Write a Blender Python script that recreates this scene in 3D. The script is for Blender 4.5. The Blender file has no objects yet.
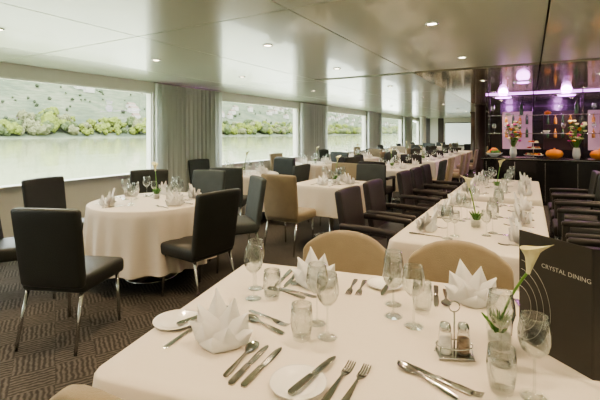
import bpy, bmesh, math, random
from mathutils import Vector, Matrix, noise
random.seed(7)
SC=bpy.context.scene
COL=SC.collection
pi=math.pi; sin=math.sin; cos=math.cos

# ---------------------------------------------------------------- materials
def nt(name):
    m=bpy.data.materials.new(name); m.use_nodes=True
    return m,m.node_tree.nodes,m.node_tree.links
def pm(name,col,rough=.5,metal=0,bump=0,bscale=50,var=0,vscale=8,sheen=0,emis=None,es=0,coat=0,spec=None,bdist=.01):
    m,N,L=nt(name); b=N['Principled BSDF']
    b.inputs['Base Color'].default_value=(*col,1); b.inputs['Roughness'].default_value=rough
    b.inputs['Metallic'].default_value=metal
    if sheen: b.inputs['Sheen Weight'].default_value=sheen
    if coat: b.inputs['Coat Weight'].default_value=coat
    if spec is not None: b.inputs['Specular IOR Level'].default_value=spec
    if emis: 
        b.inputs['Emission Color'].default_value=(*emis,1); b.inputs['Emission Strength'].default_value=es
    tc=N.new('ShaderNodeTexCoord')
    if var:
        n=N.new('ShaderNodeTexNoise'); n.inputs['Scale'].default_value=vscale; n.inputs['Detail'].default_value=4
        L.new(tc.outputs['Object'],n.inputs['Vector'])
        r=N.new('ShaderNodeMix'); r.data_type='RGBA'
        r.inputs[6].default_value=(*[max(0,c*(1-var)) for c in col],1); r.inputs[7].default_value=(*[min(1,c*(1+var)) for c in col],1)
        L.new(n.outputs['Fac'],r.inputs[0]); L.new(r.outputs[2],b.inputs['Base Color'])
    if bump:
        n=N.new('ShaderNodeTexNoise'); n.inputs['Scale'].default_value=bscale; n.inputs['Detail'].default_value=3
        L.new(tc.outputs['Object'],n.inputs['Vector'])
        bp=N.new('ShaderNodeBump'); bp.inputs['Strength'].default_value=bump; bp.inputs['Distance'].default_value=bdist
        L.new(n.outputs['Fac'],bp.inputs['Height']); L.new(bp.outputs['Normal'],b.inputs['Normal'])
    return m
def glassmat(name,tint=(.97,.99,.98),lo=.04,hi=.75,blend=.35,rough=.02,pw=1.0):
    m,N,L=nt(name); N.remove(N['Principled BSDF'])
    t=N.new('ShaderNodeBsdfTransparent'); t.inputs[0].default_value=(*tint,1)
    g=N.new('ShaderNodeBsdfGlossy'); g.inputs['Roughness'].default_value=rough; g.inputs[0].default_value=(.95,.97,.96,1)
    w=N.new('ShaderNodeLayerWeight'); w.inputs[0].default_value=blend
    po=N.new('ShaderNodeMath'); po.operation='POWER'; po.inputs[1].default_value=pw
    mr=N.new('ShaderNodeMapRange'); mr.inputs['To Min'].default_value=lo; mr.inputs['To Max'].default_value=hi
    mx=N.new('ShaderNodeMixShader')
    L.new(w.outputs['Facing'],po.inputs[0]); L.new(po.outputs[0],mr.inputs['Value']); L.new(mr.outputs[0],mx.inputs[0]); L.new(t.outputs[0],mx.inputs[1]); L.new(g.outputs[0],mx.inputs[2])
    L.new(mx.outputs[0],N['Material Output'].inputs[0])
    return m
M={}
M['cloth']=pm('table_linen',(.72,.655,.575),.85,bump=.12,bscale=30,sheen=.1)
M['napkin']=pm('napkin_linen',(.86,.85,.83),.85,bump=.1,bscale=60,sheen=.2)
M['dark']=pm('charcoal_leather',(.030,.031,.027),.42,bump=.25,bscale=160,var=.25,vscale=6)
M['plum']=pm('plum_leather',(.034,.027,.028),.42,bump=.2,bscale=160,var=.25,vscale=6)
M['slate']=pm('slate_fabric',(.06,.07,.068),.7,bump=.2,bscale=200,var=.2)
M['beige']=pm('beige_fabric',(.29,.235,.155),.75,bump=.25,bscale=220,var=.15,vscale=12,sheen=.2)
M['steel']=pm('polished_steel',(.62,.62,.60),.18,1)
M['silver']=pm('silver_cutlery',(.50,.48,.45),.14,1)
M['china']=pm('white_china',(.84,.82,.78),.18,coat=.4)
M['glass']=glassmat('clear_glass',(.955,.965,.96),.06,1.0,.5,.01,1.7)
M['shelfglass']=glassmat('shelf_glass',(.93,.96,.94),.04,.5,.3)
M['pane']=glassmat('window_glass',(.98,.99,.98),.01,.25,.2,.0)
M['wallc']=pm('cream_wall_panel',(.74,.73,.66),.5,var=.04)
M['trimw']=pm('window_frame_paint',(.78,.77,.72),.4,var=.03)
M['blackm']=pm('black_lacquer',(.02,.018,.017),.22,coat=.5,var=.3)
M['wood']=pm('dark_walnut',(.055,.035,.024),.35,var=.4,vscale=5)
M['ceil']=pm('ceiling_panel_lacquer',(.72,.79,.69),.20,coat=.4,var=.02,vscale=1)
M['ceild']=pm('bronze_mirror_ceiling',(.68,.64,.53),.09,metal=.6,var=.05,vscale=1)
M['gap']=pm('ceiling_gap_black',(.04,.04,.04),.8,var=.1)
M['green']=pm('leaf_green',(.07,.20,.03),.5,var=.3,vscale=40)
M['stem']=pm('stem_green',(.16,.34,.07),.4,var=.2,vscale=40)
M['lily']=pm('calla_petal',(.88,.84,.52),.5,var=.08,vscale=20)
M['spadix']=pm('spadix_yellow',(.85,.5,.05),.5,var=.1)
M['pebble']=pm('white_pebbles',(.75,.74,.7),.6,bump=.8,bscale=120,var=.15,vscale=80)
M['menu']=pm('menu_card_stock',(.040,.036,.032),.5,var=.1)
M['print']=pm('silver_print',(.62,.60,.55),.5,var=.02)
M['salt']=pm('salt',(.85,.83,.8),.8,var=.1,vscale=90)
M['pepper']=pm('pepper',(.2,.14,.09),.8,var=.5,vscale=200)
M['orange']=pm('pumpkin_orange',(.80,.27,.03),.45,var=.2,vscale=12)
M['red']=pm('apple_red',(.5,.04,.03),.35,var=.3,vscale=12)
M['bread']=pm('bread_crust',(.42,.22,.08),.7,var=.3,vscale=20)
M['wine']=pm('bottle_glass_green',(.03,.07,.03),.1,coat=.6,var=.2)
M['amber']=pm('amber_bottle',(.45,.2,.04),.12,coat=.6,var=.2)
M['purple']=pm('purple_neon',(.5,.1,.7),.5,emis=(.82,.32,.95),es=3.2,var=.02)
M['pinkw']=pm('backlit_pink_panel',(.3,.2,.22),.5,emis=(.75,.4,.5),es=.22,var=.3,vscale=1)
M['lampglow']=pm('downlight_lens',(1,.9,.75),.5,emis=(1,.85,.6),es=14,var=.01)
M['screen']=pm('projection_screen_white',(.75,.8,.76),.5,emis=(.8,.9,.82),es=.6,var=.03,vscale=1)
M['petal2']=pm('magenta_petal',(.6,.06,.3),.5,var=.2)

def carpet():
    m,N,L=nt('woven_carpet'); b=N['Principled BSDF']; b.inputs['Roughness'].default_value=.95; b.inputs['Specular IOR Level'].default_value=.15
    tc=N.new('ShaderNodeTexCoord')
    ck=N.new('ShaderNodeTexChecker'); ck.inputs['Scale'].default_value=4.5
    mp=N.new('ShaderNodeMapping'); mp.inputs['Rotation'].default_value=(0,0,.5); mp.inputs['Location'].default_value=(0,0,.1)
    L.new(tc.outputs['Object'],mp.inputs[0]); L.new(mp.outputs[0],ck.inputs['Vector'])
    ck.inputs['Color1'].default_value=(1,1,1,1); ck.inputs['Color2'].default_value=(0,0,0,1)
    W=[]
    for d in('X','Y'):
        w=N.new('ShaderNodeTexWave'); w.bands_direction=d; w.inputs['Scale'].default_value=11; w.inputs['Distortion'].default_value=3.5; w.inputs['Detail'].default_value=3; w.inputs['Detail Scale'].default_value=2
        L.new(mp.outputs[0],w.inputs['Vector']); W.append(w)
    s=N.new('ShaderNodeMix'); s.data_type='RGBA'; L.new(ck.outputs['Fac'],s.inputs[0]); L.new(W[0].outputs['Color'],s.inputs[6]); L.new(W[1].outputs['Color'],s.inputs[7])
    r=N.new('ShaderNodeValToRGB'); e=r.color_ramp.elements; e[0].position=.1; e[0].color=(.050,.045,.040,1); e[1].position=1; e[1].color=(.115,.104,.092,1)
    L.new(s.outputs[2],r.inputs[0])
    no=N.new('ShaderNodeTexNoise'); no.inputs['Scale'].default_value=40; no.inputs['Detail'].default_value=6; L.new(tc.outputs['Object'],no.inputs['Vector'])
    mx=N.new('ShaderNodeMix'); mx.data_type='RGBA'; mx.blend_type='OVERLAY'; mx.inputs[0].default_value=.5
    L.new(r.outputs[0],mx.inputs[6]); L.new(no.outputs['Fac'],mx.inputs[7]); L.new(mx.outputs[2],b.inputs['Base Color'])
    n3=N.new('ShaderNodeTexNoise'); n3.inputs['Scale'].default_value=260; L.new(tc.outputs['Object'],n3.inputs['Vector'])
    bp=N.new('ShaderNodeBump'); bp.inputs['Strength'].default_value=.4; L.new(n3.outputs['Fac'],bp.inputs['Height']); L.new(bp.outputs[0],b.inputs['Normal'])
    return m
M['carpet']=carpet()
def curtainmat():
    m,N,L=nt('sheer_grey_curtain'); N.remove(N['Principled BSDF'])
    d=N.new('ShaderNodeBsdfDiffuse'); d.inputs[0].default_value=(.74,.76,.73,1)
    t=N.new('ShaderNodeBsdfTranslucent'); t.inputs[0].default_value=(.7,.73,.7,1)
    w=N.new('ShaderNodeTexNoise'); w.inputs['Scale'].default_value=6
    mr=N.new('ShaderNodeMapRange'); mr.inputs['To Min'].default_value=.2; mr.inputs['To Max'].default_value=.4
    mx=N.new('ShaderNodeMixShader'); L.new(w.outputs['Fac'],mr.inputs['Value']); L.new(mr.outputs[0],mx.inputs[0])
    L.new(d.outputs[0],mx.inputs[1]); L.new(t.outputs[0],mx.inputs[2]); L.new(mx.outputs[0],N['Material Output'].inputs[0])
    return m
M['curtain']=curtainmat()
def watermat():
    m,N,L=nt('river_water'); b=N['Principled BSDF']; b.inputs['Base Color'].default_value=(.38,.41,.26,1)
    b.inputs['Roughness'].default_value=.05
    tc=N.new('ShaderNodeTexCoord'); mp=N.new('ShaderNodeMapping'); mp.inputs['Scale'].default_value=(.5,.08,1)
    n=N.new('ShaderNodeTexNoise'); n.inputs['Scale'].default_value=.5; n.inputs['Detail'].default_value=6
    bp=N.new('ShaderNodeBump'); bp.inputs['Strength'].default_value=.25; bp.inputs['Distance'].default_value=.18
    L.new(tc.outputs['Object'],mp.inputs[0]); L.new(mp.outputs[0],n.inputs['Vector']); L.new(n.outputs['Fac'],bp.inputs['Height']); L.new(bp.outputs[0],b.inputs['Normal'])
    return m
M['water']=watermat()
def hillmat():
    m,N,L=nt('vineyard_hillside'); b=N['Principled BSDF']; b.inputs['Roughness'].default_value=1; b.inputs['Specular IOR Level'].default_value=0
    tc=N.new('ShaderNodeTexCoord'); n=N.new('ShaderNodeTexNoise'); n.inputs['Scale'].default_value=.05; n.inputs['Detail'].default_value=14; n.inputs['Roughness'].default_value=.78
    L.new(tc.outputs['Object'],n.inputs['Vector'])
    r=N.new('ShaderNodeValToRGB'); e=r.color_ramp.elements
    e[0].position=.38; e[0].color=(.085,.105,.078,1); e[1].position=.64; e[1].color=(.165,.165,.125,1)  # distance haze is mixed into these pale, low-contrast hill colours
    x=e.new(.5); x.color=(.115,.135,.092,1)
    L.new(n.outputs['Fac'],r.inputs[0])
    w=N.new('ShaderNodeTexWave'); w.bands_direction='Z'; w.inputs['Scale'].default_value=.12; w.inputs['Distortion'].default_value=7; w.inputs['Detail'].default_value=4
    L.new(tc.outputs['Object'],w.inputs['Vector'])
    mx=N.new('ShaderNodeMix'); mx.data_type='RGBA'; mx.blend_type='MULTIPLY'; mx.inputs[0].default_value=.18
    L.new(r.outputs[0],mx.inputs[6]); L.new(w.outputs['Color'],mx.inputs[7]); L.new(mx.outputs[2],b.inputs['Base Color'])
    return m
M['hill']=hillmat()
tk=dict(rough=.95,spec=0,var=.55,vscale=.7,bump=.8,bscale=1.4,bdist=1.2)  # foliage colours below are paled and greyed to paint in the haze
M['tree1']=pm('foliage_spring',(.165,.195,.055),**tk)
M['tree2']=pm('foliage_deep',(.105,.130,.065),**tk)
M['tree3']=pm('foliage_pale',(.175,.180,.105),**tk)
M['treeh']=pm('foliage_hillside',(.085,.105,.068),**tk)
M['house']=pm('rendered_house_wall',(.32,.31,.28),.8,var=.1,vscale=.3)  # wall and roof colours paled too, with the outdoor haze painted in
M['roof']=pm('clay_roof',(.17,.125,.10),.8,var=.2,vscale=.5)

# ---------------------------------------------------------------- mesh builder
class MB:
    def __init__(s): s.v=[]; s.f=[]; s.mi=[]; s.sm=[]; s.mats=[]
    def mat(s,k):
        if k not in s.mats: s.mats.append(k)
        return s.mats.index(k)
    def add(s,vs,fs,k,smooth=True,X=None):
        o=len(s.v); i=s.mat(k)
        s.v+= [tuple(X@Vector(p)) for p in vs] if X is not None else [tuple(p) for p in vs]
        for f in fs: s.f.append([a+o for a in f]); s.mi.append(i); s.sm.append(smooth)
    def box(s,c,size,k,X=None):
        hx,hy,hz=[q/2 for q in size]
        vs=[(c[0]+a*hx,c[1]+b*hy,c[2]+d*hz) for a in(-1,1) for b in(-1,1) for d in(-1,1)]
        s.add(vs,[(0,1,3,2),(4,6,7,5),(0,4,5,1),(2,3,7,6),(0,2,6,4),(1,5,7,3)],k,False,X)
    def rbox(s,c,h,r,k,n=(4,4,4),fn=None,X=None):
        def ax(h,n):
            a=[-h+r*(1-cos(pi/2*i/3)) for i in range(4)]
            lo,hi=-h+r,h-r
            m=[lo+(hi-lo)*i/n for i in range(1,n)] if hi-lo>1e-6 else []
            b=[-q for q in reversed(a)]
            if hi-lo<1e-6: b=b[1:]
            return a+m+b
        A=[ax(h[i],n[i]) for i in range(3)]; S=[len(a) for a in A]
        idx={}; vs=[]; fs=[]
        def V(i,j,l):
            if (i,j,l) in idx: return idx[(i,j,l)]
            p=Vector((A[0][i],A[1][j],A[2][l]))
            q=Vector([max(-(h[t]-r),min(h[t]-r,p[t])) for t in range(3)])
            d=p-q
            if d.length>1e-9: p=q+d.normalized()*r
            p=p+Vector(c)
            if fn: p=Vector(fn(p))
            idx[(i,j,l)]=len(vs); vs.append(p); return idx[(i,j,l)]
        for ax_,o1,o2 in((0,1,2),(1,0,2),(2,0,1)):
            for e in (0,S[ax_]-1):
                for i in range(S[o1]-1):
                    for j in range(S[o2]-1):
                        q=[]
                        for di,dj in((0,0),(1,0),(1,1),(0,1)):
                            t=[0,0,0]; t[ax_]=e; t[o1]=i+di; t[o2]=j+dj; q.append(V(*t))
                        fs.append(q)
        s.add(vs,fs,k,True,X)
    def lathe(s,prof,k,seg=28,c=(0,0,0),X=None,rib=None):
        vs=[];fs=[]
        for r,z in prof:
            for i in range(seg):
                a=2*pi*i/seg; rr=r*(rib(a) if rib else 1)
                vs.append((c[0]+rr*cos(a),c[1]+rr*sin(a),c[2]+z))
        for j in range(len(prof)-1):
            for i in range(seg):
                a=j*seg+i;b=j*seg+(i+1)%seg; fs.append((a,b,b+seg,a+seg))
        s.add(vs,fs,k,True,X)
    def tube(s,pts,rad,k,seg=8,X=None):
        vs=[];fs=[]; n=len(pts); P=[Vector(p) for p in pts]
        R=rad if isinstance(rad,(list,tuple)) else [rad]*n
        up=Vector((0,0,1))
        for i,p in enumerate(P):
            t=(P[min(i+1,n-1)]-P[max(i-1,0)]).normalized()
            a=t.cross(up if abs(t.z)<.95 else Vector((1,0,0))).normalized(); b=t.cross(a)
            for j in range(seg):
                g=2*pi*j/seg; vs.append(p+(a*cos(g)+b*sin(g))*R[i])
        for i in range(n-1):
            for j in range(seg):
                a=i*seg+j;b=i*seg+(j+1)%seg; fs.append((a,b,b+seg,a+seg))
        fs.append(list(range(seg))); fs.append([(n-1)*seg+j for j in range(seg)])
        s.add(vs,fs,k,True,X)
    def grid(s,fn,nu,nv,k,X=None,smooth=True):
        vs=[fn(i/nu,j/nv) for j in range(nv+1) for i in range(nu+1)]
        fs=[(j*(nu+1)+i,j*(nu+1)+i+1,(j+1)*(nu+1)+i+1,(j+1)*(nu+1)+i) for j in range(nv) for i in range(nu)]
        s.add(vs,fs,k,smooth,X)
    def mesh(s,name,recalc=True):
        me=bpy.data.meshes.new(name); me.from_pydata(s.v,[],s.f)
        for k in s.mats: me.materials.append(M[k])
        for p,i,sm in zip(me.polygons,s.mi,s.sm): p.material_index=i; p.use_smooth=sm
        if recalc:
            bm=bmesh.new(); bm.from_mesh(me); bmesh.ops.recalc_face_normals(bm,faces=bm.faces); bm.to_mesh(me); bm.free()
        me.update(); return me
def put(name,me,loc=(0,0,0),rz=0,parent=None,sc=1):
    o=bpy.data.objects.new(name,me); COL.objects.link(o); o.location=loc; o.rotation_euler=(0,0,rz); o.scale=(sc,)*3
    if parent: o.parent=parent
    return o

H=2.28; XL=-5.5; XR=5.5; Y0=-4.0; Y1=24.0; SILL=.77; WT=2.11
# ---------------------------------------------------------------- room shell
b=MB(); b.box((0,(Y0+Y1)/2,-.05),(XR-XL+.4,Y1-Y0+.4,.1),'carpet'); put('floor',b.mesh('floor'))
b=MB(); b.box((0,(Y0+Y1)/2,H+.10),(XR-XL+.4,Y1-Y0+.4,.06),'gap')
xs=[XL,-4.55,-2.99,-1.44,.11,1.66,3.21,XR]; ys=[Y0,-.3,2.34,5.6,5.78,8.4,11,13.6,16.2,18.8,21.4,Y1]
for i in range(len(xs)-1):
    for j in range(len(ys)-1):
        x0,x1=xs[i]+.006,xs[i+1]-.006; y0,y1=ys[j]+.006,ys[j+1]-.006
        if ys[j]==5.6 and xs[i]>=-3: continue
        dark = xs[i]>=-1.5 and ys[j]>=5.6
        b.box(((x0+x1)/2,(y0+y1)/2,H+.03),(x1-x0,y1-y0,.06),'ceild' if dark else 'ceil')
put('ceiling',b.mesh('ceiling'))
piers=[(-4.0,-3.6),(-.45,1.15),(4.6,6.12),(9.45,10.95),(14.65,16.15),(19.65,21.15),(23.2,24.0)]
def sidewall(x,sgn,nm):
    b=MB(); xc=x+sgn*.08
    b.box((xc,(Y0+Y1)/2,SILL/2),(.16,Y1-Y0,SILL),'wallc'); b.box((xc,(Y0+Y1)/2,(WT+H+.06)/2),(.16,Y1-Y0,H+.06-WT),'wallc')
    for a,c in piers: b.box((xc,(a+c)/2,(SILL+WT)/2),(.16,c-a,WT-SILL),'wallc')
    put('wall_'+nm,b.mesh('wall_'+nm))
    b=MB(); b.box((x-sgn*.035,(Y0+Y1)/2,SILL+.008),(.09,Y1-Y0-.02,.016),'trimw'); b.box((x-sgn*.012,(Y0+Y1)/2,.05),(.024,Y1-Y0-.02,.1),'blackm')
    put('baseboard_'+nm,b.mesh('baseboard_'+nm))
sidewall(XL,-1,'left'); sidewall(XR,1,'right')
wn=1
for x,sgn in((XL,-1),(XR,1)):
    for i in range(len(piers)-1):
        a,c=piers[i][1],piers[i+1][0]
        b=MB(); xc=x+sgn*.06; f=.016
        b.box((xc,a+f/2,(SILL+WT)/2),(.06,f,WT-SILL),'trimw'); b.box((xc,c-f/2,(SILL+WT)/2),(.06,f,WT-SILL),'trimw')
        b.box((xc,(a+c)/2,SILL+f/2),(.06,c-a,f),'trimw'); b.box((xc,(a+c)/2,WT-f/2),(.06,c-a,f),'trimw')
        b.box((xc,(a+c)/2,(SILL+WT)/2),(.006,c-a-2*f,WT-SILL-2*f),'pane')
        put('window_%d'%wn,b.mesh('window')); wn+=1
        L=bpy.data.lights.new('window_portal','AREA'); L.shape='RECTANGLE'; L.size=WT-SILL; L.size_y=c-a
        L.cycles.is_portal=True
        o=bpy.data.objects.new('window_portal',L); COL.objects.link(o); o.location=(x+sgn*.18,(a+c)/2,(SILL+WT)/2)
        o.rotation_euler=(0,sgn*pi/2,0)
b=MB(); b.box((0,Y1+.08,H/2+.03),(XR-XL,.16,H+.06),'wallc')
for x in(-5.2,-4.45,-2.35,-1.95): b.box((x,Y1-.02,H/2),(.3,.04,H-.01),'wood')
b.box((-3.42,Y1-.02,.3),(1.9,.04,.6),'wood')
put('wall_far',b.mesh('wall_far'))
b=MB(); b.box((0,Y0-.08,H/2+.03),(XR-XL,.16,H+.06),'wallc'); put('wall_back',b.mesh('wall_back'))
# curtains
for x,sgn in((XL,-1),(XR,1)):
    for a,c in piers[1:6]:
        b=MB(); 
        def fn(u,v,a=a,c=c,x=x,sgn=sgn):
            y=a-.05+u*(c-a+.10); am=.034*(1+.35*sin(9*u)+.2*sin(23*u))
            return (x-sgn*(.115+am*sin(u*2*pi*15+1.2*sin(8*u))*(.75+.25*v)),y+.008*sin(u*2*pi*30+v*3),.03+v*(H-.06))
        b.grid(fn,220,6,'curtain'); b.box((x-sgn*.1,(a+c)/2,H-.015),(.05,c-a+.1,.025),'steel')
        put('curtain',b.mesh('curtain'))
# partition + far details
b=MB(); b.box((1.85,18,H/2),(7.3,.14,H-.002),'wood')
for i in range(9): b.box((-1.6+i*.85,17.92,H/2),(.03,.03,H-.01),'blackm')
put('wall_partition',b.mesh('wall_partition'))
b=MB(); b.rbox((-3.42,Y1-.08,1.38),(.80,.035,.64),.02,'blackm'); b.box((-3.42,Y1-.12,1.38),(1.52,.01,1.2),'screen'); put('projection_screen',b.mesh('projection_screen'))
for x,y in((-1.95,17.6),(-1.3,13.2),(-4.9,21.6)):
    b=MB(); b.lathe([(.0,0),(.17,0),(.17,.08),(.15,.1),(.15,H-.06),(.18,H-.04),(.18,H-.001),(0,H-.001)],'wood' if x>-4 else 'wallc',32); put('round_column',b.mesh('round_column'),(x,y,0))

# ---------------------------------------------------------------- downlights
b=MB(); b.lathe([(.052,.0),(.052,-.006),(.04,-.008),(.036,.0)],'steel',24); b.lathe([(.036,-.002),(.0001,-.002)],'lampglow',24); DL=b.mesh('downlight')
for x in(-3.77,-2.2,-.66,.88,2.4,4.3):
    for y in(-2.4,.0,1.6,3.2,4.8,7.1,9.7,12.3,14.9,17.2,20.1,22.7):
        if abs(y-17.2)<.1 and x>-1.7: continue
        if abs(y-9.7)<.1 and x>-1: y=9.15
        if abs(y-12.3)<.1 and x>-1: y=11.7
        o=put('downlight',DL,(x,y,H-.001))
        L=bpy.data.lights.new('spot','SPOT'); L.energy=54 if not(x>-1 and 8.5<y<13) else 46; L.color=(1,.75,.49); L.spot_size=math.radians(125); L.spot_blend=.7; L.shadow_soft_size=.035
        s=bpy.data.objects.new('spot',L); COL.objects.link(s); s.parent=o; s.location=(0,0,-.012)

# ---------------------------------------------------------------- chairs
def chair(name,fab,arms=False,roundb=False):
    b=MB(); bh=.27
    def bk(p):
        x,y,z=p; t=(z-.42)/.53
        if roundb:
            y=y-.06*t+.75*x*x; z=z-(1.2*x*x+ (10*x**4))*max(0,t)
            z*=.92
        else:
            y=y-.075*t+.28*x*x; x=x*(1+.05*t); z=z-.12*x*x*max(0,t)
        return (x,y,z)
    w=.25 if roundb else .23
    b.rbox((0,-.215,.675),(w,.03,bh),.024,fab,(8,2,8),bk)
    def st(p):
        x,y,z=p; 
        if z>.46: z+=.012*(1-(x/.24)**2)*(1-(y/.26)**2)
        return (x*(1+.06*(y+.2)),y,z)
    b.rbox((0,.015,.425),(.232,.235,.055),.03,fab,(6,6,2),st)
    for sx in(-1,1):
        b.tube([(sx*.195,-.19,.39),(sx*.205,-.235,.2),(sx*.212,-.275,0)],[.014,.012,.010],'steel',10)
        b.tube([(sx*.20,.2,.38),(sx*.207,.222,0)],[.014,.010],'steel',10)
        if arms:
            def ar(p,sx=sx): 
                x,y,z=p; return (x,y,z-.05*max(0,y+.0))
            b.rbox((sx*.245,-.01,.655),(.028,.235,.025),.02,fab,(2,6,2),ar)
            b.rbox((sx*.245,.19,.52),(.024,.03,.13),.018,fab,(2,2,3))
    return b.mesh(name)
CH={'dark':chair('chair_dark','dark'),'slate':chair('chair_slate','slate'),'beige':chair('chair_beige','beige'),
    'plum':chair('armchair_plum','plum',True),'blackarm':chair('armchair_dark','dark',True),'tub':chair('tub_chair','beige',False,True)}
def seat(kind,x,y,dx,dy):
    nm={'plum':'dining_armchair','blackarm':'dining_armchair','tub':'curved_back_dining_chair'}.get(kind,'dining_chair')
    return put(nm,CH[kind],(x,y,0),math.atan2(dy,dx)-pi/2)

# ---------------------------------------------------------------- tables
def table(name,hx,hy,rc,drop,waves=26,amp=.02,legs=((0,0),)):
    b=MB(); per=[]; N=0
    L1=2*(hx-rc);L2=2*(hy-rc); La=pi/2*rc; tot=2*L1+2*L2+4*La
    n=240
    for i in range(n):
        s=tot*i/n; 
        q=[('l',L1,(-(hx-rc),-hy),(1,0)),('a',La,(hx-rc,-(hy-rc)),-pi/2),('l',L2,(hx,-(hy-rc)),(0,1)),('a',La,(hx-rc,hy-rc),0),
           ('l',L1,(hx-rc,hy),(-1,0)),('a',La,(-(hx-rc),hy-rc),pi/2),('l',L2,(-hx,hy-rc),(0,-1)),('a',La,(-(hx-rc),-(hy-rc)),pi)]
        for t,ln,c,d in q:
            if s<=ln or (t=='a' and d==pi):
                if t=='l': 
                    per.append((c[0]+d[0]*s,c[1]+d[1]*s,d[1],-d[0],0)); 
                else:
                    a=d+s/max(rc,1e-6); per.append((c[0]+rc*cos(a),c[1]+rc*sin(a),cos(a),sin(a),sin(2*(s/La)*pi/2) if La>0 else 0))
                break
            s-=ln
    T=.75; vs=[];fs=[]; rings=[]
    isround=abs(rc-min(hx,hy))<.01
    for sc in(.02,.35,.7,.93): rings.append([(x*sc,y*sc,T) for x,y,_,_,_ in per])
    rings.append([(x,y,T-.001) for x,y,_,_,_ in per]); rings.append([(x+nx*.007,y+ny*.007,T-.008) for x,y,nx,ny,_ in per])
    K=9
    for k in range(1,K+1):
        t=k/K; R=[]
        for i,(x,y,nx,ny,co) in enumerate(per):
            ph=2*pi*waves*i/n
            w=amp*t*(sin(ph+1.3*sin(ph/5))+.45*sin(ph*.53+2))*(1 if isround else (.45+1.2*co))
            o=.009+.035*t+w+(0 if isround else .03*co*t)
            z=T-.008-drop*t*(1+(0 if isround else .16*co))
            R.append((x+nx*o,y+ny*o,z))
        rings.append(R)
    for r in rings: vs+=r
    for j in range(len(rings)-1):
        for i in range(n):
            a=j*n+i;c=j*n+(i+1)%n; fs.append((a,c,c+n,a+n))
    fs.append(list(range(n)))
    b.add(vs,fs,'cloth')
    for lx,ly in legs:
        b.lathe([(.0001,.7),(.035,.7),(.035,.05),(.06,.03),(.25,.02),(.26,.012),(.26,0),(.0001,0)],'steel',32,(lx,ly,0))
        b.box((lx,ly,.715),(min(hx,.5)*1.2,min(hy,.5)*1.2,.03),'wood')
    return b.mesh(name)

# ---------------------------------------------------------------- tableware
b=MB(); b.lathe([(.0001,.003),(.034,.001),(.035,.0025),(.02,.006),(.006,.012),(.0038,.02),(.0035,.095),(.006,.103),(.018,.110),(.033,.127),(.0395,.148),(.039,.17),(.034,.198),(.0315,.212),(.0305,.212),(.033,.198),(.0378,.17),(.0383,.148),(.032,.128),(.017,.112),(.0001,.107)],'glass',32); WG=b.mesh('wine_glass',False)
b=MB(); b.lathe([(.0001,.003),(.032,.001),(.033,.0025),(.018,.006),(.005,.012),(.0036,.02),(.0034,.075),(.006,.083),(.018,.09),(.030,.108),(.033,.125),(.031,.15),(.0285,.168),(.0275,.168),(.030,.15),(.0318,.125),(.029,.109),(.017,.092),(.0001,.087)],'glass',32); WG2=b.mesh('white_wine_glass',False)
b=MB(); b.lathe([(.0001,.006),(.026,.005),(.027,0),(.031,.012),(.037,.05),(.037,.075),(.033,.115),(.032,.115),(.0358,.075),(.0358,.05),(.03,.014),(.0001,.010)],'glass',32); TG=b.mesh('water_glass',False)
b=MB(); b.lathe([(.0001,.004),(.045,.004),(.05,.006),(.074,.013),(.078,.014),(.076,.010),(.05,.001),(.0001,0)],'china',48); PL=b.mesh('bread_plate')
def strip(b,rows,k,cup=0,nc=6,th=.0018):
    def surf(o): 
        vs=[]
        for y,w,z in rows:
            for i in range(nc+1):
                c=-1+2*i/nc; vs.append((c*w,y,z+cup*(c*c)*w/.02+o))
        return vs
    n=len(rows); A=surf(th);B=surf(0); fs=[]
    m=(nc+1)*n
    for j in range(n-1):
        for i in range(nc):
            a=j*(nc+1)+i; fs.append((a,a+1,a+nc+2,a+nc+1)); fs.append((m+a,m+a+nc+1,m+a+nc+2,m+a+1))
        a=j*(nc+1); c=a+nc+1; fs.append((a,c,m+c,m+a)); a+=nc; c+=nc; fs.append((a,m+a,m+c,c))
    for i in range(nc):
        fs.append((i,m+i,m+i+1,i+1)); e=(n-1)*(nc+1)+i; fs.append((e,e+1,m+e+1,m+e))
    b.add(A+B,fs,k)
HND=[(0,.006,0),(.006,.0095,0),(.03,.0095,.001),(.07,.0065,.003),(.1,.0042,.005)]
b=MB(); strip(b,[(0,.007,0),(.006,.0098,0),(.05,.0098,0),(.095,.008,0),(.1,.0065,0)],'silver',th=.007); strip(b,[(.1,.006,.002),(.11,.0095,.002),(.16,.0105,.002),(.195,.0095,.001),(.212,.006,.0),(.22,.001,.0)],'silver',th=.0016); KN=b.mesh('dinner_knife')
b=MB(); strip(b,HND+[(.125,.004,.005),(.138,.011,.003),(.15,.0125,.001)],'silver',th=.002)
for c in(-.0105,-.0035,.0035,.0105):
    strip(b,[(.149,.0024,.001),(.17,.002,.0),(.19,.0017,.003),(.2,.0008,.006)],'silver',nc=2,th=.002)
    L_=len(b.v)
    for q in range(L_-24,L_): b.v[q]=(b.v[q][0]+c,b.v[q][1],b.v[q][2])
FK=b.mesh('dinner_fork')
b=MB(); strip(b,HND+[(.12,.0042,.005),(.132,.009,.003),(.145,.0165,.0008),(.16,.020,.0),(.175,.0185,.001),(.187,.012,.003),(.193,.004,.005)],'silver',cup=.006,nc=8,th=.0016); SP=b.mesh('dessert_spoon')
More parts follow.
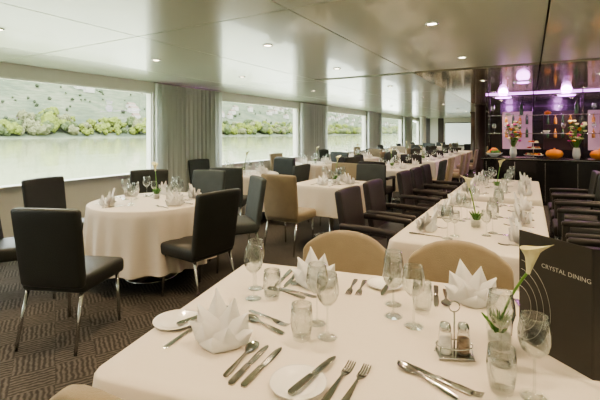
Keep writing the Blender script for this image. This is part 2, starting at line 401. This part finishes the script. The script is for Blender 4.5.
def napkin():
    b=MB()
    def leaf(ln,w,fold,fan,lean,off,az=0,xo=0):
        X=Matrix.Translation((xo,off,0))@Matrix.Rotation(az,4,'Z')@Matrix.Rotation(lean,4,'X')@Matrix.Rotation(fan,4,'Y')
        def fn(u,v):
            c=-1+2*u
            ww=w*(.80+.2*min(1,v/.4)) if v<.4 else w*(1-(v-.4)/.6)
            p=X@Vector((c*ww,-fold*(1-abs(c))*(1-.4*v)+.006*v*v,ln*v))
            p.z=max(p.z,.0012+.002*abs(c)); return tuple(p)
        b.grid(fn,8,12,'napkin')
    leaf(.160,.048,.024,-.14,-.18,.024,xo=-.016); leaf(.142,.048,.026,.16,-.06,.012,xo=.014)
    leaf(.130,.048,.026,-.48,-.04,.006,xo=-.026); leaf(.122,.046,.026,.54,.04,.004,xo=.026)
    leaf(.108,.044,.022,-.92,.08,-.002,xo=-.024); leaf(.100,.042,.022,1.0,.1,-.004,xo=.024)
    leaf(.100,.054,.030,-.22,.34,-.020,xo=-.018); leaf(.088,.052,.030,.30,.40,-.026,xo=.016)
    leaf(.062,.056,.026,0,.62,-.040)
    for az in(2.7,3.5): leaf(.085,.05,.02,0,.30,.03,az)
    return b.mesh('folded_napkin',False)
NP=napkin()
def vase(tall,lean=(.09,-.03),fs=1.0):
    b=MB(); b.lathe([(.0001,.002),(.03,.0),(.034,.004),(.037,.05),(.04,.085)],'glass',28); b.lathe([(.0001,.004),(.031,.004),(.034,.04),(.02,.052),(.0001,.05)],'pebble',28)
    for i in range(34):
        a=i*2.4; r=.006+.022*((i*7)%10)/10; l=.045+.03*((i*3)%5)/5
        dx,dy=cos(a),sin(a)
        b.tube([(dx*r*.6,dy*r*.6,.045),(dx*r*1.3,dy*r*1.3,.045+l*.6),(dx*(r*1.3+.02),dy*(r*1.3+.02),.045+l)],[.004,.005,.0008],'green',5)
    tx,ty=lean; pts=[]
    for i in range(11):
        t=i/10; pts.append((tx*t**1.6,ty*t**1.6,.04+(tall-.04)*t))
    b.tube(pts,[.0042]*11,'stem',8)
    X=Matrix.Translation((tx,ty,tall-.005))@Matrix.Rotation(math.atan2(ty,tx),4,'Z')@Matrix.Rotation(.22,4,'Y')@Matrix.Scale(fs,4)
    def fn(u,v):
        a=2*pi*u; r=.0045+.016*v**1.2
        tip=((1+cos(a))/2)**2; z=.082*v*(.70+.42*tip); fl=.009*max(0,v-.7)/.3*(1+tip*.9)
        return ((r+fl)*cos(a),(r+fl)*sin(a)*.95,z)
    b.grid(fn,28,12,'lily',X); b.tube([(0,0,.01),(.001,0,.055)],[.004,.003],'spadix',8,X)
    return b.mesh('calla_lily_vase',False)
VS=vase(.265,(.080,-.045),1.25); VS2=vase(.285,(.045,.01),1.15)
def caddy():
    b=MB()
    ring=lambda rx,ry,z,cx=0,cy=0:[(cx+rx*cos(2*pi*i/24),cy+ry*sin(2*pi*i/24),z) for i in range(25)]
    b.rbox((0,0,.006),(.052,.03,.004),.003,'steel',(4,4,1)); 
    for z in(.035,): b.tube(ring(.054,.032,z),.0018,'steel',6)
    for sx in(-1,1):
        for sy in(-1,1): b.tube([(sx*.045,sy*.018,.035),(sx*.05,sy*.024,.004),(sx*.052,sy*.026,.0)],.002,'steel',6)
    b.tube([(0,0,.006),(0,0,.135)],.0024,'steel',8)
    b.tube([(.016*sin(2*pi*i/20),0,.151-.016*cos(2*pi*i/20)) for i in range(21)],.002,'steel',6)
    for sx,f in((-1,'salt'),(1,'pepper')):
        c=(sx*.027,0,.01)
        b.lathe([(.0001,0),(.019,0),(.021,.01),(.019,.06),(.016,.07)],'glass',24,c); b.lathe([(.0001,.002),(.018,.002),(.019,.01),(.0175,.045),(.0001,.046)],f,24,c)
        b.lathe([(.0165,.068),(.0175,.07),(.0175,.08),(.014,.09),(.0001,.094)],'steel',24,c)
    return b.mesh('salt_and_pepper_caddy')
CD=caddy()

TZ=.7505
def P(name,me,x,y,r=0,z=TZ): return put(name,me,(x,y,z),r)
# ---------- foreground table
TA=math.radians(12)
put('dining_table',table('near_table',.95,.52,.05,.38,30,.016,((-.45,0),(.45,0))),(-.259,1.387,0),TA)
P('bread_plate',PL,-1.10,1.02); P('dinner_knife',KN,-1.06,.99,-.25,TZ+.0125)
P('folded_napkin',NP,-.865,.995,.35,)
P('dinner_fork',FK,-1.0,.88,.1)
P('dinner_knife',KN,-.70,.84,.12); P('dinner_knife',KN,-.665,.85,.08); P('dessert_spoon',SP,-.735,.86,.16)
P('dessert_spoon',SP,-.72,1.14,1.35); P('dinner_fork',FK,-.93,1.23,-1.75)
P('bread_plate',PL,-.54,.93,0); P('dinner_knife',KN,-.53,.87,-.12,TZ+.0125)
P('dinner_fork',FK,-.45,.90,.02); P('dinner_fork',FK,-.405,.905,.02)
P('dessert_spoon',SP,-.16,1.085,1.15); P('dinner_knife',KN,-.13,1.12,1.3); P('dinner_fork',FK,-.30,1.16,-1.75)
P('water_glass',TG,-.655,1.15); P('wine_glass',WG,-.585,1.20); P('wine_glass',WG,-.66,1.27)
P('wine_glass',WG,-.985,1.33); P('wine_glass',WG,-1.04,1.42); P('water_glass',TG,-.92,1.37)
P('wine_glass',WG,-.44,1.46); P('wine_glass',WG,-.355,1.42); P('water_glass',TG,-.355,1.55); P('wine_glass',WG,-.47,1.56)
P('wine_glass',WG,.01,1.19); P('water_glass',TG,-.065,1.18); P('wine_glass',WG,-.075,1.32)
P('folded_napkin',NP,-.83,1.58,.2); P('dinner_knife',KN,-.98,1.70,pi+.2); P('dinner_knife',KN,-1.02,1.69,pi+.2); P('dessert_spoon',SP,-.94,1.71,pi+.15)
P('dinner_fork',FK,-.66,1.75,pi+.2); P('dinner_fork',FK,-.70,1.74,pi+.2); P('bread_plate',PL,-.56,1.73); P('dinner_knife',KN,-.55,1.81,pi+.1,TZ+.0125)
P('dessert_spoon',SP,-.80,1.43,1.5); P('dinner_fork',FK,-.95,1.47,-1.6)
P('folded_napkin',NP,-.20,1.74,.3,); P('dinner_knife',KN,-.36,1.83,pi+.2); P('dessert_spoon',SP,-.32,1.82,pi+.2); P('dinner_fork',FK,-.05,1.86,pi+.2)
P('bread_plate',PL,.1,1.86); P('folded_napkin',NP,.3,1.9,.2)
P('salt_and_pepper_caddy',CD,-.20,1.29,.45)
P('calla_lily_vase',VS,-.085,1.42,0)
# menu
mo=bpy.data.objects.new('menu_card',None); COL.objects.link(mo)
pl=Vector((-.03,1.51,0)); pr=Vector((.15,1.355,0)); dv=(pr-pl); ang=math.atan2(dv.y,dv.x); wd=dv.length
mo.location=(pl.x,pl.y,TZ); mo.rotation_euler=(0,0,ang)
b=MB(); b.box((wd/2,0,.18),(wd,.003,.36),'menu'); me=b.mesh('cover'); put('cover_front',me,parent=mo)
b=MB(); X=Matrix.Translation((wd,0,0))@Matrix.Rotation(math.radians(62),4,'Z'); b.box((wd/2,0,.18),(wd,.003,.36),'menu',X); put('cover_back',b.mesh('cover_b'),parent=mo)
b=MB()
for r in(.05,.075,.10,.125):
    pts=[]
    for i in range(33):
        a=math.radians(-75+165*i/32); x=.0+r*cos(a)*.9; z=.12+r*sin(a)*1.15
        if .003<x<wd-.01 and .004<z: pts.append((x,-.0022,z))
    b.tube(pts,.0007,'print',4)
put('printed_arcs',b.mesh('arcs'),parent=mo)
tx=bpy.data.curves.new('title','FONT'); tx.body='CRYSTAL DINING'; tx.size=.0185; tx.extrude=.0002; tx.materials.append(M['print']); tx.space_character=1.05
to=bpy.data.objects.new('title_text',tx); COL.objects.link(to); to.parent=mo; to.location=(.082,-.0022,.262); to.rotation_euler=(pi/2,0,0)
# foreground chairs
seat('tub',-.79,.80,-.04,1); seat('tub',-.87,1.86,.15,-1); seat('tub',-.29,1.95,.12,-1)

# ---------- secondary tables
def setting(cx,cy,dx,dy,dist,k=0,full=True):
    l=math.hypot(dx,dy); dx/=l;dy/=l; a=math.atan2(dy,dx)-pi/2
    def W(px,py): return (cx-dx*dist+ (dy*px+dx*py), cy-dy*dist+(-dx*px+dy*py))
    x,y=W(0,.14); P('folded_napkin',NP,x,y,a+.3*((k*7)%3-1))
    x,y=W(.15,.30); P('wine_glass',WG,x,y); 
    x,y=W(.06,.33); P('white_wine_glass',WG2,x,y)
    if full:
        x,y=W(.13,.05); P('dinner_knife',KN,x,y,a); x,y=W(-.13,.05); P('dinner_fork',FK,x,y,a)
TR=table('round_table',.58,.58,.5799,.55,22,.026)
TM=table('square_table',.42,.42,.04,.36,18,.016)
TLg=table('long_table',.44,.92,.04,.32,44,.014,((0,-.5),(0,.5)))
put('round_dining_table',TR,(-3.3,2.75,0))
for i,a in enumerate((-110,-10,170,120,55)):
    a=math.radians(a); setting(-3.3,2.75,-cos(a),-sin(a),.55,i)
P('calla_lily_vase',VS2,-3.35,2.85,2.5)
seat('dark',-2.83,1.68,-.38,.92); seat('dark',-2.55,2.62,-1,.1); seat('dark',-4.35,2.45,1,.2); seat('dark',-4.2,3.45,.75,-.65); seat('slate',-3.62,3.72,.2,-1); seat('slate',-2.80,3.42,-.6,-.8)
seat('dark',-3.85,1.85,.5,.85)
rr=random.Random(3)
for i,y in enumerate((5.4,8.0,10.6,13.2,15.8,18.4,21.0)):
    cx=-4.2; put('round_dining_table',TR,(cx,y,0),i)
    for j,a in enumerate((-95,-20,85,175) if i else (-65,0,85,175)):
        a=math.radians(a); seat(rr.choice(['slate','dark','slate','beige']) if i else 'slate',cx+.86*cos(a),y+.86*sin(a),-cos(a),-sin(a)); 
        if i<4: setting(cx,y,-cos(a),-sin(a),.55,j,False)
    P('calla_lily_vase',VS2,cx,y,i)
for i,y in enumerate((4.95,7.55,10.15,12.75,15.35,20.4)):
    cx=-2.35; put('square_dining_table',TM,(cx,y,0))
    put('square_dining_table',TM,(cx,y+.95,0)) if i else None
    ks=[('beige',-.22,-.72,0,1),('slate',.2,.75,0,-1),('beige',-.25,.78,0,-1)] if i==0 else [(rr.choice(['plum','slate','beige']),-.72,0,1,0),(rr.choice(['plum','beige','slate']),.72,0,-1,0),('slate',-.72,.9,1,0),('beige',.72,.9,-1,0),('plum',0,-.72,0,1)]
    for k,dx,dy,fx,fy in ks: seat(k,cx+dx,y+dy,fx,fy)
    if i==0:
        for q,(fx,fy) in enumerate(((0,1),(0,-1),(-1,0))): setting(cx,y,fx,fy,.40,q,True)
    elif i<4:
        for q,(yy,fx) in enumerate(((0,1),(0,-1),(.95,1),(.95,-1))): setting(cx,y+yy,fx,0,.40,q,False)
    P('calla_lily_vase',VS2,cx+.05,y,i+1)
for ty in(3.41,5.63): put('long_dining_table',TLg,(-.34,ty,0))
for y in(3.30,3.95,5.10,5.72,6.32):
    seat('plum',-1.13,y,1,0); seat('blackarm',.46,y-.05,-1,0)
for i,y in enumerate((2.85,3.45,4.05,5.0,5.6,6.2)):
    setting(-.34,y,1,0,.42,i,i<3); setting(-.34,y,-1,0,.42,i+1,i<3)
for y in(3.15,5.3): P('calla_lily_vase',VS2,-.34,y,y)
for y in(2.2,5.6,8.4-.4,):
    put('round_dining_table',TR,(3.1,y,0))
    for j,a in enumerate((0,90,180,270)):
        a=math.radians(a+20); 
        if y+.86*sin(a)<8.7: seat('slate',3.1+.86*cos(a),y+.86*sin(a),-cos(a),-sin(a)); 
        setting(3.1,y,-cos(a),-sin(a),.55,j,False)

# ---------- buffet
b=MB(); x0,x1=-.9,3.6; cy=9.6
b.box(((x0+x1)/2,cy,.44),(x1-x0-.1,.7,.88),'blackm'); b.box(((x0+x1)/2,cy,.05),(x1-x0-.2,.62,.1),'gap'); b.rbox(((x0+x1)/2,cy,.90),((x1-x0)/2,.40,.025),.012,'blackm',(6,3,1))
for i in range(9): b.box((x0+.1+i*.53,cy-.356,.46),(.012,.012,.76),'steel')
b.box(((x0+x1)/2,cy-.405,.9),(x1-x0,.006,.012),'steel')
put('buffet_counter',b.mesh('buffet_counter'))
BZ=.9255
b=MB()
for i in range(6):
    for dy in(-.02,.34): b.tube([(x0+.12+i*.84,cy+dy,BZ),(x0+.12+i*.84,cy+dy,H-.002)],.012,'blackm',10)
for z in(1.42,1.80): b.box(((x0+x1)/2,cy+.16,z),(x1-x0-.1,.36,.014),'shelfglass'); b.tube([(x0+.1,cy-.03,z),(x1-.1,cy-.03,z)],.007,'steel',6)
b.box(((x0+x1)/2,cy+.16,H-.015),(x1-x0-.1,.03,.02),'purple')
put('glass_display_shelf',b.mesh('display_shelf'))
def lm(name,prof,k,rib=None,extra=None):
    b=MB(); b.lathe(prof,k,24,rib=rib)
    if extra: extra(b)
    return b.mesh(name)
BT=lm('bottle',[(.0001,0),(.036,0),(.038,.01),(.038,.19),(.03,.22),(.013,.25),(.012,.30),(.0001,.30)],'wine'); BA=lm('bottle_a',[(.0001,0),(.04,0),(.042,.01),(.042,.15),(.03,.18),(.013,.2),(.014,.25),(.0001,.25)],'amber')
BW=lm('bowl',[(.0001,.006),(.05,.005),(.05,0),(.055,.0),(.11,.06),(.13,.1),(.125,.1),(.1,.06),(.04,.015),(.0001,.012)],'china')
PK=lm('pumpkin',[(.0001,.01),(.05,0),(.11,.03),(.13,.08),(.11,.13),(.05,.155),(.015,.148),(.012,.18),(.0001,.182)],'orange',lambda a:1+.06*abs(sin(4*a)))
def fruit():
    b=MB(); b.lathe([(.0001,.006),(.06,.0),(.065,.01),(.13,.05),(.17,.09),(.165,.09),(.12,.055),(.0001,.02)],'china',28)
    for i in range(30):
        a=i*2.4; r=.02+.1*((i%5)/5); z=.075+.10*(1-r/.12); c=(r*cos(a),r*sin(a),z-.035)
        b.lathe([(.0001,0),(.024,.006),(.04,.035),(.024,.066),(.0001,.07)],['orange','orange','red','green','spadix'][i%5],12,c)
    return b.mesh('fruit_bowl')
FB=fruit()
def tiers():
    b=MB(); b.lathe([(.0001,0),(.07,0),(.07,.006),(.008,.012),(.008,.36),(.0001,.37)],'steel',20)
    for z,r in((.05,.17),(.18,.13),(.30,.09)):
        b.lathe([(.008,z),(r,z+.004),(r+.01,z+.018),(r,z+.010),(.008,z+.006)],'china',28)
        n=int(r*60)
        for i in range(n):
            a=2*pi*i/n; b.lathe([(.0001,0),(.028,.004),(.034,.02),(.022,.038),(.0001,.042)],['bread','orange','red','lily'][i%4],10,(r*.68*cos(a),r*.68*sin(a),z+.008))
    return b.mesh('tiered_pastry_stand')
TS=tiers()
def flowers():
    b=MB(); b.lathe([(.0001,0),(.05,0),(.07,.08),(.06,.18),(.05,.22)],'china',24)
    R=random.Random(5)
    for i in range(44):
        a=R.random()*2*pi; r=.03+.13*R.random(); z=.32+.42*R.random()
        p=(r*cos(a),r*sin(a),z); b.tube([(0,0,.18),(p[0]*.6,p[1]*.6,z*.75),p],.004,'stem',5)
        k=['petal2','lily','lily','green','orange'][i%5]
        b.lathe([(.0001,0),(.03,.012),(.038,.03),(.02,.04),(.0001,.035)],k,10,p,rib=lambda t:1+.25*sin(5*t))
    return b.mesh('flower_arrangement')
FL=flowers()
R=random.Random(11)
seq=['fruit','flower','tier','pump','flower','pump','fruit','flower','tier','pump','bowl','tier']
for i,k in enumerate(seq):
    x=x0+.24+i*.36
    if x>x1-.2: break
    if k=='fruit': put('fruit_bowl',FB,(x,cy-.215,BZ))
    elif k=='tier': put('tiered_pastry_stand',TS,(x,cy-.215,BZ),i)
    elif k=='pump': put('pumpkin',PK,(x,cy-.215,BZ),i,sc=1.15)
    elif k=='flower': put('flower_arrangement',FL,(x,cy-.22,BZ),i)
    else: put('serving_bowl',BW,(x,cy-.22,BZ),i)
for z in(1.427,1.807):
    for i in range(17):
        x=x0+.22+i*.25+R.uniform(-.03,.03)
        if any(abs(x-(x0+.12+q*.84))<.06 for q in range(6)): continue
        t=R.random(); yy=cy+.16+R.uniform(-.04,.04)
        if t<.15: put('glass_bottle',BT,(x,yy,z),sc=.95)
        elif t<.3: put('glass_bottle',BA,(x,yy,z))
        elif t<.45: put('serving_bowl',BW,(x,yy,z),sc=.55)
        elif t<.8: put('wine_glass',WG,(x,yy,z))
        else: put('small_pumpkin',PK,(x,yy,z),sc=.5)
b=MB(); b.box((2.4,12.3,H/2),(6.2,.2,H-.004),'blackm')
for i in range(6): b.box((-.3+i*.95,12.19,1.5),(.7,.02,1.0),'pinkw' if i%2==0 else 'wood'); b.box((-.3+i*.95,12.12,1.3),(.7,.14,.02),'shelfglass'); b.box((-.3+i*.95,12.12,1.65),(.7,.14,.02),'shelfglass')
put('back_bar_cabinet',b.mesh('back_bar'))
for i in range(6):
    for z in(1.311,1.661):
        for q in range(4): put('glass_bottle',BT if (i+q)%2 else BA,(-.55+i*.95+q*.16,12.11,z),sc=.9)
for j,(x,y) in enumerate(((-.55,10.6),(.7,10.6),(-.1,7.6))):
    b=MB(); r=.16 if j<2 else .08
    b.lathe([(r,0),(r+.01,-.02),(r-.01,-.025),(r-.02,0)],'purple',32); b.lathe([(r+.06,0),(r+.06,-.012),(r+.04,-.012),(r+.04,0)],'steel',32); o=put('purple_ring_light',b.mesh('ring'),(x,y,H-.001))
    L=bpy.data.lights.new('glow','POINT'); L.energy=13 if j<2 else 2; L.color=(.85,.35,1); L.shadow_soft_size=.1; s=bpy.data.objects.new('glow',L); COL.objects.link(s); s.parent=o; s.location=(0,0,-.1)

# ---------------------------------------------------------------- exterior
WL=-1.4
b=MB(); b.box((0,450,WL-.05),(1400,1900,.1),'water'); put('river',b.mesh('river'))
XB=250
def hz(d,x,y):
    n=noise.noise(Vector((x*.007,y*.005,1)))+.4*noise.noise(Vector((x*.03,y*.03,4)))+.12*noise.noise(Vector((x*.1,y*.1,7)))
    return WL-.1+2.2*min(1,d*30)+(135*(d**.9))*(1+.32*n)*min(1,d*8+.2)
def hill(sg):
    b=MB()
    def fn(u,v):
        y=-300+v*1700; d=u; x=sg*(XB+d*420); return (x,y,hz(d,x,y))
    b.grid(fn,90,260,'hill'); return b.mesh('hillside',False)
put('river_hillside',hill(-1)); put('river_hillside',hill(1))
ico=bmesh.new(); bmesh.ops.create_icosphere(ico,subdivisions=3,radius=1); IV=[v.co.copy() for v in ico.verts]; IF=[[v.index for v in f.verts] for f in ico.faces]; ico.free()
b=MB(); R=random.Random(9)
TPL=[]
for t in range(8):
    o=Vector((t*7.3,t*3.1,t*5.7)); TPL.append([v*(1+.5*noise.noise(v*1.6+o)+.6*noise.noise(v*5+o)) for v in IV])
for i in range(1450):
    near=i<800
    y=(-60+i*1.25+R.uniform(-2,2)) if near else R.uniform(0,900)
    d=(.010+R.random()**1.5*.05) if near else R.uniform(.06,.75)
    x=-(XB+d*420); g=1.6*noise.noise(Vector((y*.04,3,1)))+.7*noise.noise(Vector((y*.2,9,1)))
    hh=R.uniform(4,8)+7*max(0,g) if near else R.uniform(2,4.5)
    k=R.choice(['tree1','tree1','tree2','tree3']) if near else 'treeh'
    zb=hz(d,x,y)
    for c in range(4 if near else 1):
        w=hh*R.uniform(.20,.34); cx=x+R.uniform(-.2,.2)*hh; cyy=y+R.uniform(-.35,.35)*hh; cz=zb+hh*R.uniform(.3,.68); T=R.choice(TPL); ca,sa=cos(i*1.7+c),sin(i*1.7+c)
        b.add([(cx+(v.x*ca-v.y*sa)*w,cyy+(v.x*sa+v.y*ca)*w,cz+v.z*w*1.15) for v in T],IF,k,True)
    b.tube([(x,y,zb-.3),(x,y,zb+hh*.5)],.2,'tree2',5)
put('riverside_trees',b.mesh('riverside_trees',False))
b=MB()
for i in range(90):
    y=170+R.random()*800; d=R.uniform(.04,.28); x=-(XB+d*420); zb=hz(d,x,y)
    w,dp,hh=R.uniform(4,6),R.uniform(5,8),R.uniform(3,4.5)
    b.box((x,y,zb+hh/2),(w,dp,hh+1),'house')
    e=zb+hh+.5
    vs=[(x-w/2,y-dp/2,e),(x+w/2,y-dp/2,e),(x+w/2,y+dp/2,e),(x-w/2,y+dp/2,e),(x,y-dp/2,e+2),(x,y+dp/2,e+2)]
    b.add(vs,[(0,1,4),(1,2,5,4),(2,3,5),(3,0,4,5)],'roof',False)
put('hillside_houses',b.mesh('houses',False))

# ---------------------------------------------------------------- light
w=bpy.data.worlds.new('sky'); SC.world=w; w.use_nodes=True; bg=w.node_tree.nodes['Background']
bg.inputs[0].default_value=(.95,1,.98,1); bg.inputs[1].default_value=6.0
L=bpy.data.lights.new('sun','SUN'); L.energy=2.0; L.angle=.1; L.color=(1,.97,.88); s=bpy.data.objects.new('sun',L); COL.objects.link(s)
s.rotation_euler=Vector((-.75,.35,-1.0)).to_track_quat('-Z','Y').to_euler()

# ---------------------------------------------------------------- camera
cd=bpy.data.cameras.new('cam'); cam=bpy.data.objects.new('camera',cd); COL.objects.link(cam)
cd.sensor_width=36; cd.lens=24; cd.shift_y=-67/600; cd.clip_end=3000; cd.clip_start=.02
cam.location=(0,0,1.43); cam.rotation_euler=(pi/2,0,math.radians(29.9)); SC.camera=cam
SC.view_settings.view_transform='AgX'
try: SC.view_settings.look='AgX - Medium High Contrast'
except Exception as e: print(e)
SC.view_settings.exposure=.55
